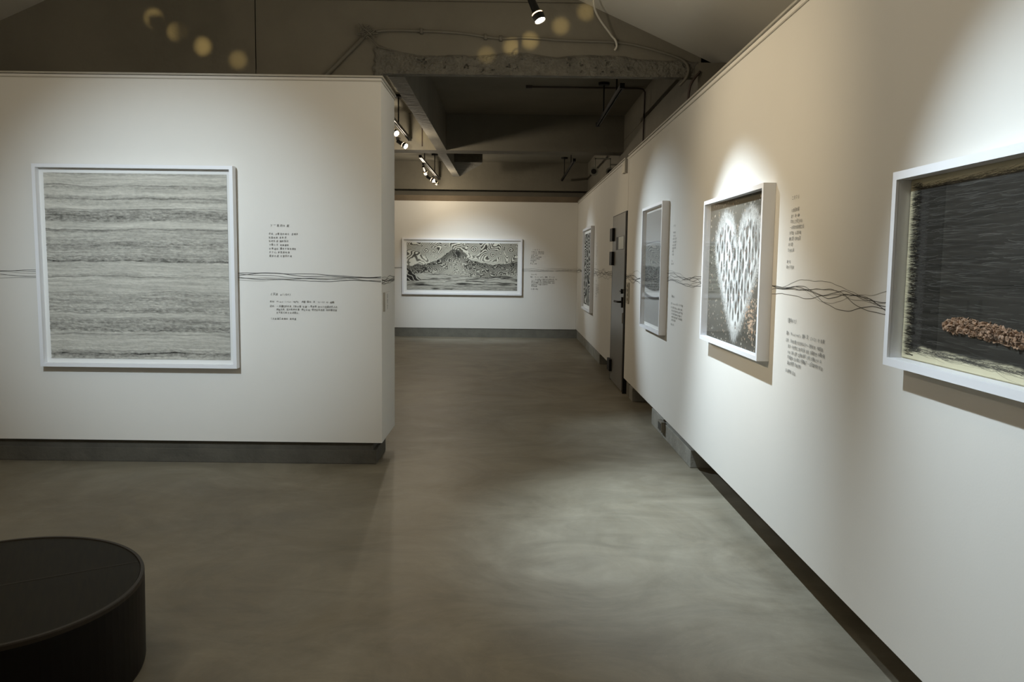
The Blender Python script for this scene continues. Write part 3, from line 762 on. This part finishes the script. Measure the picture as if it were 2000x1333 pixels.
# ------------------------------------------------------------------ track lighting
def track(label, x, y0, y1, z, rods, zc):
    t = thing('track_rail', (x, y0, z), label, 'lighting track', 'black lighting tracks under the ceiling')
    bm = bm_new(); L = y1 - y0
    box(bm, -.018, -.006, 0, L, -.018, .018); box(bm, .006, .018, 0, L, -.018, .018); box(bm, -.006, .006, 0, L, .004, .018)
    obj('rail', bm, M['black'], t)
    for yy in (0, L): obj('end_cap', bx(-.022, .022, yy - .012, yy + .012, -.022, .024), M['black'], t)
    for yr in rods:
        zz = zc if not callable(zc) else zc(x)
        bm = bm_new(); cyl(bm, (0, yr - y0, .018), (0, yr - y0, zz - z - .02), .008, n=12); rd = obj('rod', bm, M['black'], t, sm=False)
        bm = bm_new(); cyl(bm, (0, yr - y0, zz - z - .028), (0, yr - y0, zz - z + .002), .058, .062, n=28); obj('canopy', bm, M['black'], t)
    return t
track('empty black lighting track on two rods before the crossbeam, above the right wall', .98, 7.55, 9.62, 3.07, (7.95, 9.05), 3.42)
track('empty black lighting track on two rods beyond the crossbeam, above the right wall', .96, 12.87, 15.9, 3.07, (13.6, 15.3), 3.42)
track('black lighting track with two lit lamps just past the partition', -1.345, 7.5, 10.92, 3.07, (8.2, 9.85), 3.42)
track('black lighting track with three lit lamps beyond the crossbeam on the left', -1.40, 12.68, 15.95, 3.07, (13.3, 15.05), 3.42)
track('black lighting track over the front room, holding the single lit lamp at the top', .19, -1.0, 5.28, 3.27, (0.5, 4.6), lambda x: roofz(x))
track('black lighting track high over the left of the front room', -2.3, -1.0, 4.6, 3.20, (0.5, 3.9), lambda x: roofz(x))

track('black lighting track over the middle of the front room', -.25, -1.0, 3.6, 3.27, (0.5, 3.2), lambda x: roofz(x))
def spotlight(label, pos, aim, ztrack, body=.13, r=.036, group=None):
    """pos = lens centre; aim = point the lamp looks at"""
    pos = Vector(pos); d = (Vector(aim) - pos).normalized()
    base = pos - d * (body + .03)
    t = thing('spotlight', (base.x, base.y, ztrack - .02), label, 'spotlight', 'black spotlights on the tracks'); off = -Vector((base.x, base.y, ztrack - .02))
    top = Vector((base.x, base.y, ztrack - .02))
    def P(v): return Vector(v) + off
    bm = bm_new(); box(bm, -.016, .016, -.04, .04, -.03, .0); obj('adapter', bm, M['black'], t)
    bm = bm_new(); cyl(bm, (0, 0, -.02), P(base + d * .02) + Vector((0, 0, .0)), .009, n=12); obj('stem', bm, M['black'], t)
    bm = bm_new(); cyl(bm, P(base), P(base + d * body * .72), r * .62, r * .70, n=28); cyl(bm, P(base + d * body * .72), P(base + d * body * .86), r * .70, r * 1.02, n=28, caps=False)
    obj('housing', bm, M['black'], t)
    bm = bm_new(); cyl(bm, P(base + d * body * .86), P(base + d * body * .93), r * .95, n=28); obj('glowing_vent', bm, M['ring'], t)
    bm = bm_new()
    a = P(base + d * body * .93); b = P(base + d * (body + .032)); cyl(bm, a, b, r * 1.05, r * .98, n=28, caps=False); cyl(bm, a, a + d * .004, r * 1.05, n=28)
    obj('bezel', bm, M['black'], t)
    bm = bm_new(); cyl(bm, P(pos - d * .006), P(pos - d * .001), r * .86, n=28); obj('lens', bm, M['lens'], t)
    bm = bm_new(); s = d.orthogonal().normalized()
    tube(bm, smooth([P(base + d * .01 + s * r * .6), P(base + s * .045 + Vector((0, 0, .01))), P(base + s * .03 + Vector((0, 0, .03))), P(base + Vector((0, 0, .034)))]), .0028, 6); obj('cord', bm, M['black'], t)
    return t

def light(pos, aim, power, size, blend, col, soft=.03):
    l = bpy.data.lights.new('spot_beam', 'SPOT'); l.energy = power; l.spot_size = math.radians(size); l.spot_blend = blend; l.color = col; l.shadow_soft_size = soft
    o = bpy.data.objects.new('spot_beam', l); C.objects.link(o); pos = Vector(pos); d = (Vector(aim) - pos).normalized()
    o.location = pos + d * .04; o.rotation_euler = d.to_track_quat('-Z', 'Y').to_euler(); return o

COOL = (.74, .89, 1.0); NEUT = (1.0, .95, .86); WARM = (1.0, .80, .52); WARM2 = (1.0, .74, .30)
lamps = [
 # label, lens position, aim, track z, [beam: power,size,blend,colour], added fill factor
 ('single lit black spotlight hanging at the top of the picture before the concrete beam', (.16, 5.17, 2.95), (1.3, 4.50, .22), 3.27, (370, 70, 1, COOL), 1),
 ('brightest lit spotlight beside the partition edge, facing the room', (-1.335, 9.62, 2.94), (1.3, 7.2, 1.10), 3.07, (330, 44, .9, COOL), 3),
 ('small lit spotlight at the far end of the track just past the partition', (-1.35, 10.58, 2.93), (1.3, 8.8, 1.2), 3.07, (30, 70, 1, WARM), 1),
 ('lit spotlight nearest on the far left track beyond the crossbeam', (-1.395, 13.46, 2.90), (-.75, 16.2, .75), 3.07, (225, 62, 1, COOL), 5),
 ('lit spotlight in the middle of the far left track', (-1.41, 14.95, 2.93), (1.3, 13.6, 1.3), 3.07, (90, 42, .9, COOL), 1),
 ('lit spotlight at the end of the far left track near the far wall', (-1.40, 15.45, 2.93), (-1.1, 16.2, 2.6), 3.07, (3.5, 120, 1, WARM), 1),
]
hid = [
 ((-.25, 2.7, 2.95), (1.3, 1.75, .88), 3.27, (190, 60, 1, COOL), 'spotlight over the front room aimed at the dark hair picture'),
 ((-2.3, 3.6, 2.95), (1.3, 4.5, 2.0), 3.20, (150, 50, 1, WARM), 'spotlight over the front room washing the right wall with warm light'),
 ((-2.3, 2.2, 2.95), (-2.35, 5.82, 1.35), 3.20, (285, 50, 1, COOL), 'spotlight over the front room aimed at the square ripple picture'),
 ((-2.3, 2.9, 2.95), (-1.5, 5.82, 1.6), 3.20, (4, 100, 1, WARM), 'spotlight over the front room washing the partition with warm light'),
 ((.19, 1.0, 2.97), (-2.0, -4.2, 1.4), 3.27, (95, 100, 1, NEUT), 'added unseen fill spotlight over the front room aimed at the wall behind the viewer'),  # added out of view, bounces fill light off the rear wall
 ((-2.3, .6, 2.97), (-6.2, 1.0, 1.4), 3.20, (85, 100, 1, NEUT), 'added unseen fill spotlight over the front room aimed at the left wall'),  # likewise added unseen, for bounce from the left wall
]
def fill_light(pos, k):  # added omni fill light at each lamp, brightens ceilings and beams
    l = bpy.data.lights.new('ceiling_fill', 'POINT'); l.energy = FILL * k; l.color = (1, .86, .66); l.shadow_soft_size = .03
    o = bpy.data.objects.new('ceiling_fill', l); C.objects.link(o); o.location = (pos[0], pos[1] - .02, pos[2] - .09)
FILL = 7
for lbl, pos, aim, zt, lt, sp in lamps:
    spotlight(lbl, pos, aim, zt); light(pos, aim, *lt); fill_light(pos, sp)
for pos, aim, zt, lt, lbl in hid:
    spotlight(lbl, pos, aim, zt); light(pos, aim, *lt); fill_light(pos, 1)

# narrow slivers of light escaping from lamp vents onto the concrete
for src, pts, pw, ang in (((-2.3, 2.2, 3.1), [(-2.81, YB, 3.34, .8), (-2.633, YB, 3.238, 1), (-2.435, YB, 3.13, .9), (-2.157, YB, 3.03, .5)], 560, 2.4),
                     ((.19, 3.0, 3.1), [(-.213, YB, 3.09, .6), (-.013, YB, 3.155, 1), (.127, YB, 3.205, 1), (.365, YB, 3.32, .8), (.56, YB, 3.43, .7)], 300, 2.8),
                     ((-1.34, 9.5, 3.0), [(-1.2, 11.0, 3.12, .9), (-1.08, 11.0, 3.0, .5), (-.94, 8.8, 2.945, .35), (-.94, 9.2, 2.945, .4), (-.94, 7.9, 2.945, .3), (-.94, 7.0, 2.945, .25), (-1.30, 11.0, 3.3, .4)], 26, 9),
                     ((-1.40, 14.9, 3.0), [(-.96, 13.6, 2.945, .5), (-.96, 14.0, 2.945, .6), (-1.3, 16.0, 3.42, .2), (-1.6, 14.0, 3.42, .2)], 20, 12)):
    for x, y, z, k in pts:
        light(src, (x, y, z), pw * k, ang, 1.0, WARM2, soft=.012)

# ------------------------------------------------------------------ conduits, cables, small fixtures
YC = YB - .022
bm = bm_new(); tube(bm, smooth([(-1.14, YC, 3.235), (-1.0, YC, 3.262), (-.72, YC, 3.262), (-.42, YC, 3.25), (-.22, YC, 3.225), (-.10, YC, 3.215), (.10, YC, 3.222), (.4, YC, 3.205), (.8, YC, 3.195), (1.0, YC, 3.165), (1.24, YC, 3.10), (1.33, YC, 3.06), (1.365, YC - .02, 3.0), (1.35, YC - .02, 2.93), (1.30, YC - .0, 2.87)]), .011)
for x, z in ((-.72, 3.262), (-.22, 3.225), (-.1, 3.215), (.8, 3.195)): box(bm, x - .012, x + .012, YC - .014, YB - .002, z - .02, z + .02)
tag(obj('conduit', bm, M['pipe'], sm=True), 'thin painted conduit sagging across the rough concrete beam', 'conduit')
bm = bm_new(); tube(bm, [(-1.15, YC, 3.23), (-1.46, YC, 2.92), (-1.56, YC, 2.82)], .016)
tag(obj('conduit', bm, M['pipe'], sm=True), 'thick painted conduit slanting down behind the partition top', 'conduit')
bm = bm_new(); rnd = random.Random(2)
for k in range(7):
    c = (-1.14, YC - .012, 3.235); pts = [(c[0] + rnd.gauss(0, .035), c[1] - rnd.random() * .02, c[2] + rnd.gauss(0, .03)) for _ in range(5)]
    tube(bm, smooth([c] + pts), .0035, 6)
tube(bm, smooth([(-1.14, YC - .01, 3.22), (-1.08, YC - .02, 3.16), (-1.04, YC - .02, 3.13), (-.95, YC - .03, 3.11)]), .006, 6)
tag(obj('wire_tangle', bm, M['pipe'], sm=True), 'small tangle of cut wires where the two conduits meet on the concrete', 'wires')
bm = bm_new(); tube(bm, smooth([(.56, 6.0, roofz(.56) - .008), (.60, 6.3, 3.36), (.74, 6.5, 3.24), (.785, 6.53, 3.20), (.80, 6.55, 3.16), (.785, 6.56, 3.13)]), .008)
tag(obj('white_cable', bm, M['cable_w'], sm=True), 'loose white cable hanging from the sloped ceiling by the beam', 'cable')
bm = bm_new(); zz = 3.405; tube(bm, [(.17, 9.24, zz), (1.38, 9.24, zz), (1.43, 9.24, zz - .008), (1.452, 9.24, zz - .04), (1.455, 9.3, 2.9), (1.455, 9.3, 2.62)], .010)
box(bm, .14, .21, 9.22, 9.26, 3.39, 3.42)
tag(obj('conduit', bm, M['pipe_d'], sm=False), 'dark conduit crossing the slab ceiling and bending down the concrete wall', 'conduit')
bm = bm_new(); tube(bm, [(-1.19, 10.994, 3.28), (-1.19, 10.994, 2.99)], .007)
tag(obj('conduit', bm, M['pipe_d']), 'short dark vertical wire on the crossbeam face left of the longitudinal beam', 'conduit')
bm = bm_new(); tube(bm, smooth([(1.43, 6.44, 2.95), (1.36, 6.6 - .2, 2.86), (1.34, 6.40, 2.78), (1.335, 6.4, 2.68)]), .010)
tag(obj('cable', bm, M['pipe_d'], sm=True), 'dark cable dropping behind the right panel at the end of the beam', 'cable')

t = thing('emergency_lamp', (1.34, 11.62, 2.75), 'small twin-headed lamp on a bracket below the crossbeam above the right wall', 'lamp')
bm = bm_new(); box(bm, -.19, -.175, -.02, .0, .03, .195); box(bm, .02, .035, -.02, .0, .03, .195); box(bm, -.19, .035, -.02, 0, .18, .195); box(bm, .035, .14, -.02, 0, .10, .115); obj('bracket', bm, M['eye'], t)
for x, r in ((-.19, .062), (.03, .055)):
    bm = bm_new(); cyl(bm, (x, -.02, .03), (x - .02, -.12, -.0), r * .7, r, n=26); hd = obj('lamp_head', bm, M['eye'], t)
    bm = bm_new(); cyl(bm, (x - .02, -.121, -.0), (x - .0205, -.124, -.001), r * .6, n=24); obj('lamp_glass', bm, M['black'], hd)
t = thing('sensor_box', (PX - .001, 9.42, 2.60), 'small pale door closer box at the panel top above the grey door', 'box')
obj('casing', bx(-.03, 0, -.02, .16, -.09, .04, bev=.004), M['plate'], t); obj('side_strip', bx(-.028, 0, -.055, -.025, -.10, .06), M['cap'], t)
t = thing('outlet_box', (1.322, 6.93, .085), 'small dark box set into the concrete curb under the right wall', 'outlet box')
obj('casing', bx(-.035, .0, -.10, .05, -.03, .06, bev=.004), M['grey'], t); obj('cover', bx(-.038, -.035, -.085, .035, -.015, .045), M['dark'], t)

# ------------------------------------------------------------------ world, camera, view
w = bpy.data.worlds.new('World'); SC.world = w; w.use_nodes = True
w.node_tree.nodes['Background'].inputs[0].default_value = (.02, .02, .02, 1)

f = 1600.0; VP = (998.0, 514.5); roll = 0.0125
Y = Vector((VP[0] - 1000, 666.5 - VP[1], -f)).normalized()
H = Vector((1, -roll, 0)); U = H.cross(Y).normalized()
if U.y < 0: U = -U
X = Y.cross(U)
R = Matrix((X, Y, U))        # camera axes -> world axes
cam = bpy.data.cameras.new('camera'); cam.sensor_width = 36; cam.lens = f * 36 / 2000; cam.clip_start = .05
co = bpy.data.objects.new('camera', cam); C.objects.link(co); co.matrix_world = Matrix.Translation((0, 0, 1.47)) @ R.to_4x4()
SC.camera = co
SC.view_settings.view_transform = 'Standard'; SC.view_settings.look = 'None'; SC.view_settings.gamma = 1; SC.view_settings.exposure = 0.5
SC.view_settings.use_curve_mapping = False
SC.cycles.use_denoising = True; SC.cycles.max_bounces = 10; SC.cycles.diffuse_bounces = 6; SC.cycles.transparent_max_bounces = 12
SC.cycles.sample_clamp_indirect = 4
